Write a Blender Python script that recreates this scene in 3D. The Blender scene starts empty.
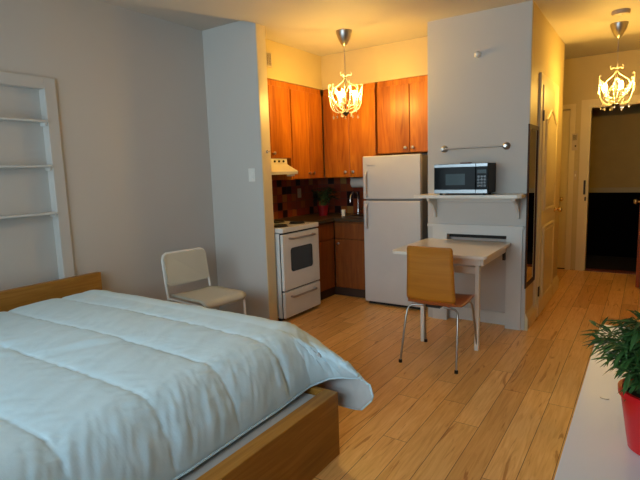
import bpy, bmesh, math, random
from mathutils import Vector, Matrix, noise
C = bpy.context.scene.collection
sc = bpy.context.scene
PI = math.pi
random.seed(7)

# ------------------------------------------------------------------ camera
CAM_H = 1.38
cam_d = bpy.data.cameras.new('camera'); cam = bpy.data.objects.new('camera', cam_d); C.objects.link(cam)
ROWS = ((0.83266724, 0.04906717, -0.55159558), (0.55282768, -0.13184847, 0.8227986), (-0.03235463, -0.99005474, -0.13691159))
M = Matrix([[r[0], -r[1], -r[2]] for r in ROWS]).to_4x4()
M.translation = (0, 0, CAM_H)
cam.matrix_world = M
cam_d.sensor_width = 36.0; cam_d.lens = 490.0 / 640.0 * 36.0
cam_d.clip_start = 0.05
sc.camera = cam

# ------------------------------------------------------------------ light and exposure
w = bpy.data.worlds.new('overcast_sky'); sc.world = w; w.use_nodes = True
bg = w.node_tree.nodes['Background']
bg.inputs[0].default_value = (0.66, 0.87, 1.0, 1); bg.inputs[1].default_value = 6.4
sc.view_settings.view_transform = 'Standard'; sc.view_settings.look = 'None'
sc.view_settings.gamma = 1.0; sc.view_settings.use_curve_mapping = False
sc.view_settings.exposure = 0.18
sc.cycles.use_denoising = True
sc.cycles.max_bounces = 8; sc.cycles.diffuse_bounces = 5; sc.cycles.glossy_bounces = 4
sc.cycles.sample_clamp_indirect = 6.0
BULB_COL = (1.0, 0.60, 0.12); BULB_STR = 800.0
WX0, WX1, WZ0, WZ1, WY = -3.15, -0.10, 0.85, 2.35, -0.5     # the big window behind the camera
def sky_portal():
    d = bpy.data.lights.new('window_portal', 'AREA'); d.shape = 'RECTANGLE'
    d.size = WX1 - WX0; d.size_y = WZ1 - WZ0; d.cycles.is_portal = True
    o = bpy.data.objects.new('window_portal', d); C.objects.link(o)
    o.location = ((WX0 + WX1) / 2, WY - 0.13, (WZ0 + WZ1) / 2); o.rotation_euler = (PI / 2, 0, 0)
sky_portal()

# ------------------------------------------------------------------ node helpers
def newmat(name):
    m = bpy.data.materials.new(name); m.use_nodes = True
    nt = m.node_tree; b = nt.nodes['Principled BSDF']
    return m, nt, b
def N(nt, t, **kw):
    n = nt.nodes.new(t)
    for k, v in kw.items(): setattr(n, k, v)
    return n
def L(nt, a, b): nt.links.new(a, b)
def math_n(nt, op, a, b=None):
    n = N(nt, 'ShaderNodeMath', operation=op)
    for i, q in enumerate((a, b)):
        if q is None: continue
        if isinstance(q, (int, float)): n.inputs[i].default_value = q
        else: L(nt, q, n.inputs[i])
    return n.outputs[0]
def ramp(nt, fac, stops):
    r = N(nt, 'ShaderNodeValToRGB'); e = r.color_ramp.elements
    while len(e) > 1: e.remove(e[-1])
    e[0].position = stops[0][0]; e[0].color = (*stops[0][1], 1)
    for p, c in stops[1:]:
        x = e.new(p); x.color = (*c, 1)
    L(nt, fac, r.inputs[0]); return r.outputs[0]
def coords(nt, scale=(1, 1, 1), kind='Object'):
    t = N(nt, 'ShaderNodeTexCoord'); mp = N(nt, 'ShaderNodeMapping')
    mp.inputs['Scale'].default_value = scale; L(nt, t.outputs[kind], mp.inputs[0]); return mp.outputs[0]
def bump(nt, b, h, strength=0.3, dist=0.01):
    n = N(nt, 'ShaderNodeBump'); n.inputs['Strength'].default_value = strength; n.inputs['Distance'].default_value = dist
    L(nt, h, n.inputs['Height']); L(nt, n.outputs[0], b.inputs['Normal'])
def plain(name, col, rough=0.5, metal=0.0, var=0.06, scale=6.0, bmp=0.0, bscale=60.0, coat=0.0, spec=0.5, bdist=0.004):
    """paint, plastic, metal: a base colour with faint mottling, optional fine bump"""
    m, nt, b = newmat(name); v = coords(nt)
    nz = N(nt, 'ShaderNodeTexNoise'); nz.inputs['Scale'].default_value = scale; nz.inputs['Detail'].default_value = 4; L(nt, v, nz.inputs['Vector'])
    lo = tuple(c * (1 - var) for c in col); hi = tuple(min(1, c * (1 + var)) for c in col)
    L(nt, ramp(nt, nz.outputs[0], [(0.3, lo), (0.7, hi)]), b.inputs['Base Color'])
    b.inputs['Roughness'].default_value = rough; b.inputs['Metallic'].default_value = metal
    b.inputs['Coat Weight'].default_value = coat; b.inputs['Specular IOR Level'].default_value = spec
    if bmp:
        n2 = N(nt, 'ShaderNodeTexNoise'); n2.inputs['Scale'].default_value = bscale; n2.inputs['Detail'].default_value = 5; L(nt, v, n2.inputs['Vector'])
        bump(nt, b, n2.outputs[0], bmp, bdist)
    return m
def wood(name, dark, mid, light, axis='Z', rough=0.35, coat=0.15, scale=1.0, blotch=1.0, spec=0.5):
    m, nt, b = newmat(name)
    s = {'X': (1.2, 14, 14), 'Y': (14, 1.2, 14), 'Z': (14, 14, 1.2)}[axis]
    v = coords(nt, tuple(q * scale for q in s))
    nz = N(nt, 'ShaderNodeTexNoise'); nz.inputs['Scale'].default_value = 1.6; nz.inputs['Detail'].default_value = 7; nz.inputs['Distortion'].default_value = 1.1; L(nt, v, nz.inputs['Vector'])
    v2 = coords(nt, tuple(q * scale * 0.16 for q in s))
    n2 = N(nt, 'ShaderNodeTexNoise'); n2.inputs['Scale'].default_value = 2.0; n2.inputs['Detail'].default_value = 3; L(nt, v2, n2.inputs['Vector'])
    f = math_n(nt, 'ADD', math_n(nt, 'MULTIPLY', nz.outputs[0], 0.6), math_n(nt, 'MULTIPLY', n2.outputs[0], 0.4 * blotch))
    off = 0.2 * (1 - blotch)
    L(nt, ramp(nt, f, [(0.33 - off, dark), (0.5 - off, mid), (0.68 - off, light)]), b.inputs['Base Color'])
    b.inputs['Roughness'].default_value = rough; b.inputs['Coat Weight'].default_value = coat; b.inputs['Coat Roughness'].default_value = 0.25
    b.inputs['Specular IOR Level'].default_value = spec
    bump(nt, b, nz.outputs[0], 0.08, 0.002)
    return m

def floor_mat():
    m, nt, b = newmat('maple_plank_floor'); t = N(nt, 'ShaderNodeTexCoord')
    sx = N(nt, 'ShaderNodeSeparateXYZ'); L(nt, t.outputs['Object'], sx.inputs[0])
    W = 0.134
    u = math_n(nt, 'DIVIDE', math_n(nt, 'ADD', sx.outputs[0], 10.339), W)
    row = math_n(nt, 'FLOOR', u); fu = math_n(nt, 'FRACT', u)
    wn = N(nt, 'ShaderNodeTexWhiteNoise', noise_dimensions='1D'); L(nt, row, wn.inputs['W'])
    Ln = math_n(nt, 'ADD', math_n(nt, 'MULTIPLY', wn.outputs['Value'], 0.5), 0.75)
    vv = math_n(nt, 'DIVIDE', math_n(nt, 'ADD', sx.outputs[1], math_n(nt, 'MULTIPLY', wn.outputs['Value'], 37.0)), Ln)
    col_i = math_n(nt, 'FLOOR', vv); fv = math_n(nt, 'FRACT', vv)
    cid = N(nt, 'ShaderNodeCombineXYZ'); L(nt, row, cid.inputs[0]); L(nt, col_i, cid.inputs[1])
    w2 = N(nt, 'ShaderNodeTexWhiteNoise', noise_dimensions='3D'); L(nt, cid.outputs[0], w2.inputs['Vector'])
    # seams
    e1 = math_n(nt, 'MULTIPLY', math_n(nt, 'MINIMUM', fu, math_n(nt, 'SUBTRACT', 1.0, fu)), W)
    e2 = math_n(nt, 'MULTIPLY', math_n(nt, 'MINIMUM', fv, math_n(nt, 'SUBTRACT', 1.0, fv)), Ln)
    seam = math_n(nt, 'MINIMUM', math_n(nt, 'LESS_THAN', 0.0016, e1), math_n(nt, 'LESS_THAN', 0.0014, e2))
    # grain, shifted per plank
    off = N(nt, 'ShaderNodeVectorMath', operation='MULTIPLY_ADD'); L(nt, w2.outputs['Color'], off.inputs[0])
    off.inputs[1].default_value = (9, 9, 9); L(nt, t.outputs['Object'], off.inputs[2])
    mp = N(nt, 'ShaderNodeMapping'); mp.inputs['Scale'].default_value = (34, 2.2, 1); L(nt, off.outputs[0], mp.inputs[0])
    g = N(nt, 'ShaderNodeTexNoise'); g.inputs['Scale'].default_value = 1.5; g.inputs['Detail'].default_value = 8; g.inputs['Distortion'].default_value = 1.6; L(nt, mp.outputs[0], g.inputs['Vector'])
    mp2 = N(nt, 'ShaderNodeMapping'); mp2.inputs['Scale'].default_value = (17, 1.6, 1); L(nt, off.outputs[0], mp2.inputs[0])
    k = N(nt, 'ShaderNodeTexNoise'); k.inputs['Scale'].default_value = 1.0; k.inputs['Detail'].default_value = 5; k.inputs['Distortion'].default_value = 2.2; L(nt, mp2.outputs[0], k.inputs['Vector'])
    base = ramp(nt, g.outputs[0], [(0.28, (0.70, 0.36, 0.10)), (0.5, (0.82, 0.465, 0.155)), (0.75, (0.90, 0.56, 0.215))])
    tone = N(nt, 'ShaderNodeMix', data_type='RGBA', blend_type='MULTIPLY'); tone.inputs[0].default_value = 1.0
    L(nt, base, tone.inputs[6]); L(nt, ramp(nt, w2.outputs['Value'], [(0.0, (0.82, 0.74, 0.62)), (0.35, (0.96, 0.94, 0.90)), (1.0, (1.06, 1.09, 1.14))]), tone.inputs[7])
    strk = N(nt, 'ShaderNodeMix', data_type='RGBA', blend_type='MULTIPLY')
    L(nt, ramp(nt, k.outputs[0], [(0.62, (0, 0, 0)), (0.68, (0.85, 0.85, 0.85))]), strk.inputs[0])
    L(nt, tone.outputs[2], strk.inputs[6]); strk.inputs[7].default_value = (0.62, 0.42, 0.24, 1)
    fin = N(nt, 'ShaderNodeMix', data_type='RGBA'); L(nt, seam, fin.inputs[0])
    fin.inputs[6].default_value = (0.20, 0.07, 0.02, 1); L(nt, strk.outputs[2], fin.inputs[7])
    L(nt, fin.outputs[2], b.inputs['Base Color'])
    b.inputs['Roughness'].default_value = 0.36; b.inputs['Specular IOR Level'].default_value = 0.45
    bump(nt, b, seam, 0.35, 0.002)
    return m

def tile_mat():
    m, nt, b = newmat('mosaic_backsplash_tile'); t = N(nt, 'ShaderNodeTexCoord')
    s = N(nt, 'ShaderNodeSeparateXYZ'); L(nt, t.outputs['Object'], s.inputs[0])
    T = 0.088
    a = math_n(nt, 'DIVIDE', math_n(nt, 'ADD', math_n(nt, 'ADD', s.outputs[0], s.outputs[1]), 20), T)
    c = math_n(nt, 'DIVIDE', s.outputs[2], T)
    cid = N(nt, 'ShaderNodeCombineXYZ'); L(nt, math_n(nt, 'FLOOR', a), cid.inputs[0]); L(nt, math_n(nt, 'FLOOR', c), cid.inputs[1])
    wn = N(nt, 'ShaderNodeTexWhiteNoise', noise_dimensions='3D'); L(nt, cid.outputs[0], wn.inputs['Vector'])
    r = ramp(nt, wn.outputs['Value'], [(0, (0.30, 0.055, 0.014)), (0.45, (0.38, 0.105, 0.018)), (0.62, (0.24, 0.030, 0.012)), (0.78, (0.018, 0.003, 0.003)), (0.95, (0.40, 0.18, 0.045))])
    for n in nt.nodes:
        if n.type == 'VALTORGB': n.color_ramp.interpolation = 'CONSTANT'
    fa = math_n(nt, 'FRACT', a); fc = math_n(nt, 'FRACT', c)
    ea = math_n(nt, 'MINIMUM', fa, math_n(nt, 'SUBTRACT', 1, fa)); ec = math_n(nt, 'MINIMUM', fc, math_n(nt, 'SUBTRACT', 1, fc))
    g = math_n(nt, 'MINIMUM', math_n(nt, 'LESS_THAN', 0.03, ea), math_n(nt, 'LESS_THAN', 0.03, ec))
    mx = N(nt, 'ShaderNodeMix', data_type='RGBA'); L(nt, g, mx.inputs[0]); mx.inputs[6].default_value = (0.13, 0.05, 0.03, 1); L(nt, r, mx.inputs[7])
    L(nt, mx.outputs[2], b.inputs['Base Color']); b.inputs['Roughness'].default_value = 0.3
    bump(nt, b, g, 0.4, 0.003)
    return m

def glass_mat():
    m, nt, b = newmat('window_glass'); out = nt.nodes['Material Output']
    tr = N(nt, 'ShaderNodeBsdfTransparent'); gl = N(nt, 'ShaderNodeBsdfGlossy'); gl.inputs['Roughness'].default_value = 0.02
    fr = N(nt, 'ShaderNodeFresnel'); fr.inputs[0].default_value = 1.45
    mx = N(nt, 'ShaderNodeMixShader'); L(nt, fr.outputs[0], mx.inputs[0]); L(nt, tr.outputs[0], mx.inputs[1]); L(nt, gl.outputs[0], mx.inputs[2])
    L(nt, mx.outputs[0], out.inputs[0]); return m
def emit_mat(name, col, st):
    m, nt, b = newmat(name)
    b.inputs['Base Color'].default_value = (1, 1, 1, 1)
    b.inputs['Emission Color'].default_value = (*col, 1); b.inputs['Emission Strength'].default_value = st
    return m
def crystal_mat():
    m, nt, b = newmat('clear_acrylic_crystal')
    out = nt.nodes['Material Output']
    tr = N(nt, 'ShaderNodeBsdfTransparent'); tr.inputs[0].default_value = (0.97, 0.97, 0.97, 1)
    gl = N(nt, 'ShaderNodeBsdfGlossy'); gl.inputs['Roughness'].default_value = 0.08
    df = N(nt, 'ShaderNodeBsdfTranslucent'); df.inputs[0].default_value = (0.9, 0.9, 0.88, 1)
    m1 = N(nt, 'ShaderNodeMixShader'); m1.inputs[0].default_value = 0.45; L(nt, gl.outputs[0], m1.inputs[1]); L(nt, df.outputs[0], m1.inputs[2])
    m2 = N(nt, 'ShaderNodeMixShader'); m2.inputs[0].default_value = 0.55; L(nt, tr.outputs[0], m2.inputs[1]); L(nt, m1.outputs[0], m2.inputs[2])
    L(nt, m2.outputs[0], out.inputs[0]); return m
def duvet_mat():
    m, nt, b = newmat('white_cotton_duvet'); v = coords(nt)
    n1 = N(nt, 'ShaderNodeTexNoise'); n1.inputs['Scale'].default_value = 4; n1.inputs['Detail'].default_value = 4; n1.inputs['Distortion'].default_value = 0.6; L(nt, v, n1.inputs['Vector'])
    n2 = N(nt, 'ShaderNodeTexNoise'); n2.inputs['Scale'].default_value = 300; n2.inputs['Detail'].default_value = 2; L(nt, v, n2.inputs['Vector'])
    L(nt, ramp(nt, n2.outputs[0], [(0.3, (0.60, 0.775, 0.85)), (0.7, (0.64, 0.815, 0.89))]), b.inputs['Base Color'])
    b.inputs['Roughness'].default_value = 0.75; b.inputs['Sheen Weight'].default_value = 0.15; b.inputs['Specular IOR Level'].default_value = 0.25
    h = math_n(nt, 'ADD', n1.outputs[0], math_n(nt, 'MULTIPLY', n2.outputs[0], 0.02))
    bump(nt, b, h, 0.25, 0.02)
    return m

MAT = dict(
    floor=floor_mat(), tile=tile_mat(), glass=glass_mat(), crystal=crystal_mat(), duvet=duvet_mat(),
    wall=plain('white_wall_paint', (0.535, 0.505, 0.465), 0.6, var=0.02, scale=1.2, bmp=0.08, bscale=40),
    ceil=plain('white_ceiling_paint', (0.54, 0.49, 0.42), 0.7, var=0.03, scale=2, bmp=0.15, bscale=12),
    trim=plain('white_trim_paint', (0.62, 0.60, 0.56), 0.4, var=0.02),
    hall=plain('cream_wall_paint', (0.54, 0.42, 0.21), 0.55, var=0.03, scale=1.5, bmp=0.08, bscale=40),
    door=plain('cream_door_paint', (0.68, 0.56, 0.32), 0.38, var=0.02),
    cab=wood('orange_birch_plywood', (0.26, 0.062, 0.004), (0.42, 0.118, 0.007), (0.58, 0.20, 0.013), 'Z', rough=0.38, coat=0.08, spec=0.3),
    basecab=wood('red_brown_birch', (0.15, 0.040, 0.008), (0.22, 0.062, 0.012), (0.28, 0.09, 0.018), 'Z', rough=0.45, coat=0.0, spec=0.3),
    bed=wood('golden_oak_veneer', (0.29, 0.120, 0.018), (0.37, 0.165, 0.026), (0.46, 0.22, 0.042), 'Y', rough=0.5, coat=0.0, spec=0.25, scale=1.5, blotch=0.6),
    chairwood=wood('honey_birch_ply', (0.36, 0.12, 0.010), (0.45, 0.16, 0.014), (0.52, 0.20, 0.022), 'X', rough=0.35, coat=0.15, blotch=0.6),
    seatwood=wood('reddish_birch_ply', (0.30, 0.075, 0.02), (0.38, 0.10, 0.03), (0.44, 0.14, 0.04), 'Y', rough=0.3, coat=0.3, blotch=0.6),
    redwood=wood('red_brown_stained_wood', (0.13, 0.025, 0.008), (0.19, 0.04, 0.012), (0.26, 0.06, 0.018), 'Z', rough=0.35),
    white=plain('white_enamel', (0.72, 0.70, 0.66), 0.3, var=0.02, coat=0.2),
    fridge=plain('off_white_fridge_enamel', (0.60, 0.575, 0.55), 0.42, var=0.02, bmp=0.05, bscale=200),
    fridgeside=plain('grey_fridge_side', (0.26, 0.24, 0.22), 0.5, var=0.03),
    laminate=plain('white_lacquer_top', (0.86, 0.87, 0.92), 0.35, var=0.01),
    table=plain('ivory_table_lacquer', (0.80, 0.73, 0.62), 0.3, var=0.03, coat=0.2),
    plastic=plain('white_plastic_chair', (0.50, 0.48, 0.40), 0.45, var=0.02),
    plate=plain('ivory_plastic', (0.74, 0.72, 0.66), 0.4, var=0.01),
    black=plain('black_gloss_plastic', (0.012, 0.012, 0.013), 0.25, var=0.1),
    burner=plain('black_burner_iron', (0.015, 0.013, 0.012), 0.5, var=0.1),
    darkglass=plain('dark_oven_glass', (0.008, 0.010, 0.012), 0.08, var=0.0, spec=0.5),
    chrome=plain('chrome', (0.72, 0.70, 0.68), 0.18, metal=1.0, var=0.02),
    steel=plain('brushed_steel', (0.55, 0.55, 0.55), 0.3, metal=1.0, var=0.03),
    nickel=plain('aged_nickel', (0.42, 0.39, 0.36), 0.32, metal=1.0, var=0.05),
    brass=plain('polished_brass', (0.78, 0.52, 0.18), 0.2, metal=1.0, var=0.03),
    darkmetal=plain('dark_bronze_metal', (0.05, 0.04, 0.035), 0.4, metal=0.8, var=0.05),
    counter=plain('dark_olive_laminate', (0.06, 0.036, 0.018), 0.35, var=0.25, scale=40),
    mwglass=plain('black_microwave_glass', (0.005, 0.006, 0.007), 0.12, var=0.0, spec=0.06),
    reddark=plain('dark_red_ceramic', (0.22, 0.004, 0.008), 0.5, var=0.05, spec=0.3),
    mwsteel=plain('dull_steel_strip', (0.30, 0.31, 0.32), 0.35, metal=1.0, var=0.03),
    mwblack=plain('matt_black_casing', (0.010, 0.009, 0.008), 0.5, var=0.1, spec=0.2),
    darkwood=plain('dark_walnut_frame', (0.05, 0.018, 0.008), 0.5, var=0.2, spec=0.2),
    kick=plain('dark_brown_kick_board', (0.06, 0.028, 0.014), 0.6, var=0.1),
    mirror=plain('mirror_glass', (0.85, 0.85, 0.85), 0.02, metal=1.0, var=0.0),
    corr=plain('tan_corridor_paint', (0.50, 0.34, 0.11), 0.7, var=0.04),
    dado=plain('black_dado_paint', (0.002, 0.002, 0.003), 0.8, var=0.1, spec=0.05),
    rail=plain('olive_rail_paint', (0.45, 0.36, 0.18), 0.5, var=0.03),
    carpet=plain('black_carpet', (0.005, 0.003, 0.002), 0.95, var=0.2, scale=60),
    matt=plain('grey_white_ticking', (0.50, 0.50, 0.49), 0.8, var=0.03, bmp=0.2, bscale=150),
    red=plain('red_glazed_ceramic', (0.62, 0.006, 0.010), 0.35, var=0.05, coat=0.3),
    soil=plain('dark_soil', (0.03, 0.018, 0.01), 0.95, var=0.4, scale=60, bmp=0.5, bscale=80),
    leaf=plain('dark_green_leaf', (0.035, 0.10, 0.022), 0.4, var=0.45, scale=14),
    leafdark=plain('deep_green_leaf', (0.008, 0.018, 0.006), 0.5, var=0.4, scale=14),
    stem=plain('green_stem', (0.06, 0.12, 0.03), 0.5, var=0.2),
    candle=plain('ivory_candle_sleeve', (0.80, 0.74, 0.60), 0.4, var=0.02),
    frame_white=plain('antique_white_metal', (0.78, 0.72, 0.58), 0.35, var=0.05, metal=0.1),
    bulb=emit_mat('warm_lamp_bulb', BULB_COL, BULB_STR),
    vent=plain('tan_vent_metal', (0.50, 0.40, 0.28), 0.5, var=0.1),
    dark=plain('dark_gap', (0.02, 0.015, 0.012), 0.8, var=0.1),
    hood=plain('almond_hood_enamel', (0.72, 0.66, 0.50), 0.35, var=0.02),
    paper=plain('white_paper_roll', (0.60, 0.55, 0.48), 0.8, var=0.03),
    lcd=plain('teal_display_window', (0.03, 0.06, 0.07), 0.35, var=0.2, spec=0.3),
    outdoors=plain('grey_street_ground', (0.25, 0.25, 0.25), 0.9, var=0.2),
)
def set_rough(m, r): m.node_tree.nodes['Principled BSDF'].inputs['Roughness'].default_value = r

# ------------------------------------------------------------------ mesh helpers
def bm_new(): return bmesh.new()
def box(bm, x0, x1, y0, y1, z0, z1, bev=0.0, seg=2):
    r = bmesh.ops.create_cube(bm, size=1.0); vs = r['verts']
    for v in vs:
        v.co = Vector(((x0 + x1) / 2 + v.co.x * (x1 - x0), (y0 + y1) / 2 + v.co.y * (y1 - y0), (z0 + z1) / 2 + v.co.z * (z1 - z0)))
    if bev > 0:
        es = list({e for v in vs for e in v.link_edges})
        bmesh.ops.bevel(bm, geom=es, offset=bev, segments=seg, profile=0.5, affect='EDGES')
    return bm
def frame_of(d):
    d = d.normalized(); a = Vector((0, 0, 1)) if abs(d.z) < 0.9 else Vector((1, 0, 0))
    u = d.cross(a).normalized(); v = d.cross(u).normalized(); return u, v
def tube(bm, pts, r, n=10, closed=False):
    pts = [Vector(p) for p in pts]; rr = r if isinstance(r, (list, tuple)) else [r] * len(pts)
    rings = []; u = None
    for i, p in enumerate(pts):
        a = pts[i - 1] if i > 0 else (pts[-1] if closed else p); c = pts[(i + 1) % len(pts)] if (i < len(pts) - 1 or closed) else p
        d = (c - a).normalized()
        if u is None: u, v = frame_of(d)
        else:
            u = (u - d * u.dot(d)).normalized(); v = d.cross(u)
        rings.append([bm.verts.new(p + (u * math.cos(2 * PI * k / n) + v * math.sin(2 * PI * k / n)) * rr[i]) for k in range(n)])
    m = len(rings)
    for i in range(m if closed else m - 1):
        A, B = rings[i], rings[(i + 1) % m]
        for k in range(n): bm.faces.new((A[k], A[(k + 1) % n], B[(k + 1) % n], B[k]))
    if not closed:
        bm.faces.new(rings[0][::-1]); bm.faces.new(rings[-1])
    return bm
def lathe(bm, prof, o=(0, 0, 0), n=24, axis='Z'):
    o = Vector(o); rings = []
    def P(r, h, a):
        c, s = r * math.cos(a), r * math.sin(a)
        return o + {'Z': Vector((c, s, h)), 'X': Vector((h, c, s)), 'Y': Vector((c, h, s))}[axis]
    for r, h in prof:
        rings.append([bm.verts.new(P(max(r, 1e-4), h, 2 * PI * k / n)) for k in range(n)])
    for A, B in zip(rings, rings[1:]):
        for k in range(n): bm.faces.new((A[k], A[(k + 1) % n], B[(k + 1) % n], B[k]))
    bm.faces.new(rings[0][::-1]); bm.faces.new(rings[-1]); return bm
def prism(bm, pts, a0, a1, axis='Y'):
    """extrude a 2-D outline along an axis; pts are (x,z) for Y, (y,z) for X, (x,y) for Z"""
    def P(p, h): return {'Y': (p[0], h, p[1]), 'X': (h, p[0], p[1]), 'Z': (p[0], p[1], h)}[axis]
    A = [bm.verts.new(P(p, a0)) for p in pts]; B = [bm.verts.new(P(p, a1)) for p in pts]; n = len(pts)
    for k in range(n): bm.faces.new((A[k], A[(k + 1) % n], B[(k + 1) % n], B[k]))
    bm.faces.new(A[::-1]); bm.faces.new(B); return bm
def ball(bm, c, r, seg=8, sz=1.0):
    q = bmesh.ops.create_uvsphere(bm, u_segments=seg, v_segments=max(4, seg // 2 + 1), radius=r)
    for v in q['verts']: v.co = Vector((v.co.x, v.co.y, v.co.z * sz)) + Vector(c)
def rrect(x0, x1, y0, y1, r, n=5):
    pts = []
    for cx, cy, a in ((x1 - r, y1 - r, 0), (x0 + r, y1 - r, PI / 2), (x0 + r, y0 + r, PI), (x1 - r, y0 + r, 1.5 * PI)):
        for k in range(n + 1):
            t = a + PI / 2 * k / n; pts.append((cx + r * math.cos(t), cy + r * math.sin(t)))
    return pts
def obj(name, bm, m, parent=None, smooth=False, loc=None):
    bmesh.ops.recalc_face_normals(bm, faces=bm.faces[:])
    me = bpy.data.meshes.new(name); bm.to_mesh(me); bm.free()
    if smooth:
        for p in me.polygons: p.use_smooth = True
        if smooth != 'all':
            try: me.set_sharp_from_angle(angle=math.radians(40))
            except Exception: pass
    me.materials.append(m if not isinstance(m, str) else MAT[m])
    o = bpy.data.objects.new(name, me); C.objects.link(o)
    if parent: o.parent = parent
    if loc: o.location = loc
    return o
def thing(name, label, cat, loc=(0, 0, 0), rz=0.0, group=None):
    o = bpy.data.objects.new(name, None); C.objects.link(o); o.empty_display_size = 0.1
    o.location = loc; o.rotation_euler = (0, 0, rz); return tag(o, label, cat, group)
def tag(o, label, cat, group=None):
    o['label'] = label; o['category'] = cat
    if group: o['group'] = group
    return o
def struct(name, bm, m, parent=None, smooth=False, label=None):
    o = obj(name, bm, m, parent, smooth)
    if parent is None: o['kind'] = 'structure'
    if label: o['label'] = label
    return o
def struct_root(name, loc=(0, 0, 0), rz=0.0):
    o = bpy.data.objects.new(name, None); C.objects.link(o); o.location = loc; o.rotation_euler = (0, 0, rz); o['kind'] = 'structure'; return o
def dup(o, parent=None):
    c = o.copy(); C.objects.link(c); c.parent = parent
    for ch in [q for q in bpy.data.objects if q.parent == o]: dup(ch, c)
    return c

# ================================================================== THE SETTING
H = 2.64
XL = -3.45          # left wall
SX, SY0, SY1 = -2.818, 3.33, 3.44      # stub wall end and faces
CX0, CX1, CY = -1.66, -0.81, 4.26     # column
KX, KY = -3.42, 5.10
FY = 7.10           # far wall of the hall
RX = 2.30           # right wall of the room
def S(name, *b, m='wall', label=None):
    bm = bm_new()
    for q in b: box(bm, *q)
    return struct(name, bm, m, label=label)
S('floor', (-3.6, RX + 0.1, -1.45, FY, -0.06, 0.0), m='floor')
# left wall with the shelf niche cut in it
NY0, NY1, NZ0, NZ1, ND = 0.75, 1.832, 0.10, 2.0, 0.055
S('wall_left', (XL - ND - 0.1, XL - ND, -1.4, SY0, 0, H + 0.1), (XL - ND, XL, -1.4, NY0, 0, H + 0.1), (XL - ND, XL, NY1, SY0, 0, H + 0.1),
  (XL - ND, XL, NY0, NY1, NZ1, H + 0.1), (XL - ND, XL, NY0, NY1, 0, NZ0))
S('wall_partition', (XL - 0.15, SX, SY0, SY1, 0, H + 0.1))
S('trim_1', (SX, SX + 0.006, SY0 + 0.003, SY1 + 0.01, 0, H), m='door')
S('wall_kitchen_left', (KX - 0.1, KX, SY1, KY + 0.1, 0, H))
S('wall_kitchen_back', (KX, CX0, KY, KY + 0.1, 0, H))
# soffits above the upper cabinets
S('wall_soffit_left', (KX, -3.06, SY1, 4.70, 2.285, H), m='hall')
S('wall_soffit_back', (KX, CX0, 4.70, KY, 2.285, H), m='hall')
# column: surround with a shallow recess behind the table
RX0, RX1, RZ, RD = -1.478, -0.965, 0.80, 0.09
S('wall_column', (CX0, CX1, CY + RD, 5.99, 0, H), (CX0, RX0, CY, CY + RD, 0, H), (RX1, CX1, CY, CY + RD, 0, H), (RX0, RX1, CY, CY + RD, RZ, H))
S('wall_hall_left', (CX1, CX1 + 0.004, CY + 0.004, 5.99, 0.0, H), m='hall')
S('wall_nook_left', (-1.76, CX0, 5.9, FY, 0, H + 0.1), m='hall')
# trims on the column
S('trim_2', (-1.655, -0.83, CY - 0.028, CY, 0.862, 0.885), (RX0, RX1, CY - 0.014, CY, 0.80, 0.862), m='trim')
S('trim_3', (-1.61, RX0, CY - 0.014, CY, 0.0, 0.862), (RX1, -0.84, CY - 0.014, CY, 0.0, 0.862), m='trim')
S('baseboard_column', (RX0, RX1, CY + RD - 0.018, CY + RD, 0, 0.11), m='trim')
bm = bm_new(); prism(bm, [(CX1 + 0.004, 0), (CX1 + 0.026, 0), (CX1 + 0.026, 0.10), (CX1 + 0.016, 0.125), (CX1 + 0.010, 0.14), (CX1 + 0.004, 0.145)], CY, 4.585)
struct('baseboard_hall', bm, 'door')
bm = bm_new(); prism(bm, [(CX1 + 0.004, 0), (CX1 + 0.026, 0), (CX1 + 0.026, 0.10), (CX1 + 0.016, 0.125), (CX1 + 0.010, 0.14), (CX1 + 0.004, 0.145)], 5.56, 5.985)
struct('baseboard_hall_far', bm, 'door')
# far wall of the hall: side door at the left, exit doorway at the right
DX0, DX1, DZ = -0.65, 0.20, 2.085
S('wall_far', (-3.1, -1.62, FY, FY + 0.12, 0, H + 0.1), (-0.865, DX0, FY, FY + 0.12, 0, H + 0.1), (DX1, 2.6, FY, FY + 0.12, 0, H + 0.1),
  (-1.62, -0.865, FY, FY + 0.12, 2.07, H + 0.1), (DX0, DX1, FY, FY + 0.12, DZ, H + 0.1), m='hall')
S('trim_4', (DX0 - 0.09, DX0, FY - 0.02, FY, 0, DZ + 0.08), (DX1, DX1 + 0.09, FY - 0.02, FY, 0, DZ + 0.08), (DX0, DX1, FY - 0.02, FY, DZ, DZ + 0.08),
  (DX0, DX0 + 0.02, FY, FY + 0.12, 0, DZ), (DX1 - 0.02, DX1, FY, FY + 0.12, 0, DZ), (DX0 + 0.02, DX1 - 0.02, FY, FY + 0.12, DZ - 0.02, DZ), m='door')
S('trim_5', (DX0 + 0.02, DX1 - 0.02, FY, FY + 0.12, 0, 0.012), m='redwood')
S('wall_hall_right', (0.55, 0.65, CY + 0.1, FY, 0, H + 0.1), m='hall')
S('wall_room_far', (0.55, RX + 0.1, CY, CY + 0.1, 0, H + 0.1))
S('wall_right', (RX, RX + 0.1, -1.3, CY, 0, H + 0.1))
S('wall_back', (-3.55, WX0, WY - 0.12, WY, 0, H + 0.1), (WX1, RX + 0.1, WY - 0.12, WY, 0, H + 0.1), (WX0, WX1, WY - 0.12, WY, 0, WZ0), (WX0, WX1, WY - 0.12, WY, WZ1, H + 0.1))
# ceilings: main one, with the recessed piece over the bed corner and over the far nook
bm = bm_new()
prism(bm, [(-3.6, -1.45), (RX + 0.1, -1.45), (RX + 0.1, 5.99), (-3.6, 5.99), (-3.6, SY1), (SX + 0.005, SY1), (SX + 0.005, SY0), (-3.60, 1.35)], H, H + 0.05, 'Z')
struct('ceiling', bm, 'ceil')
S('ceiling_upper', (-3.6, RX + 0.1, -1.45, FY + 0.1, H + 0.05, H + 0.12), m='ceil')
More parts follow.
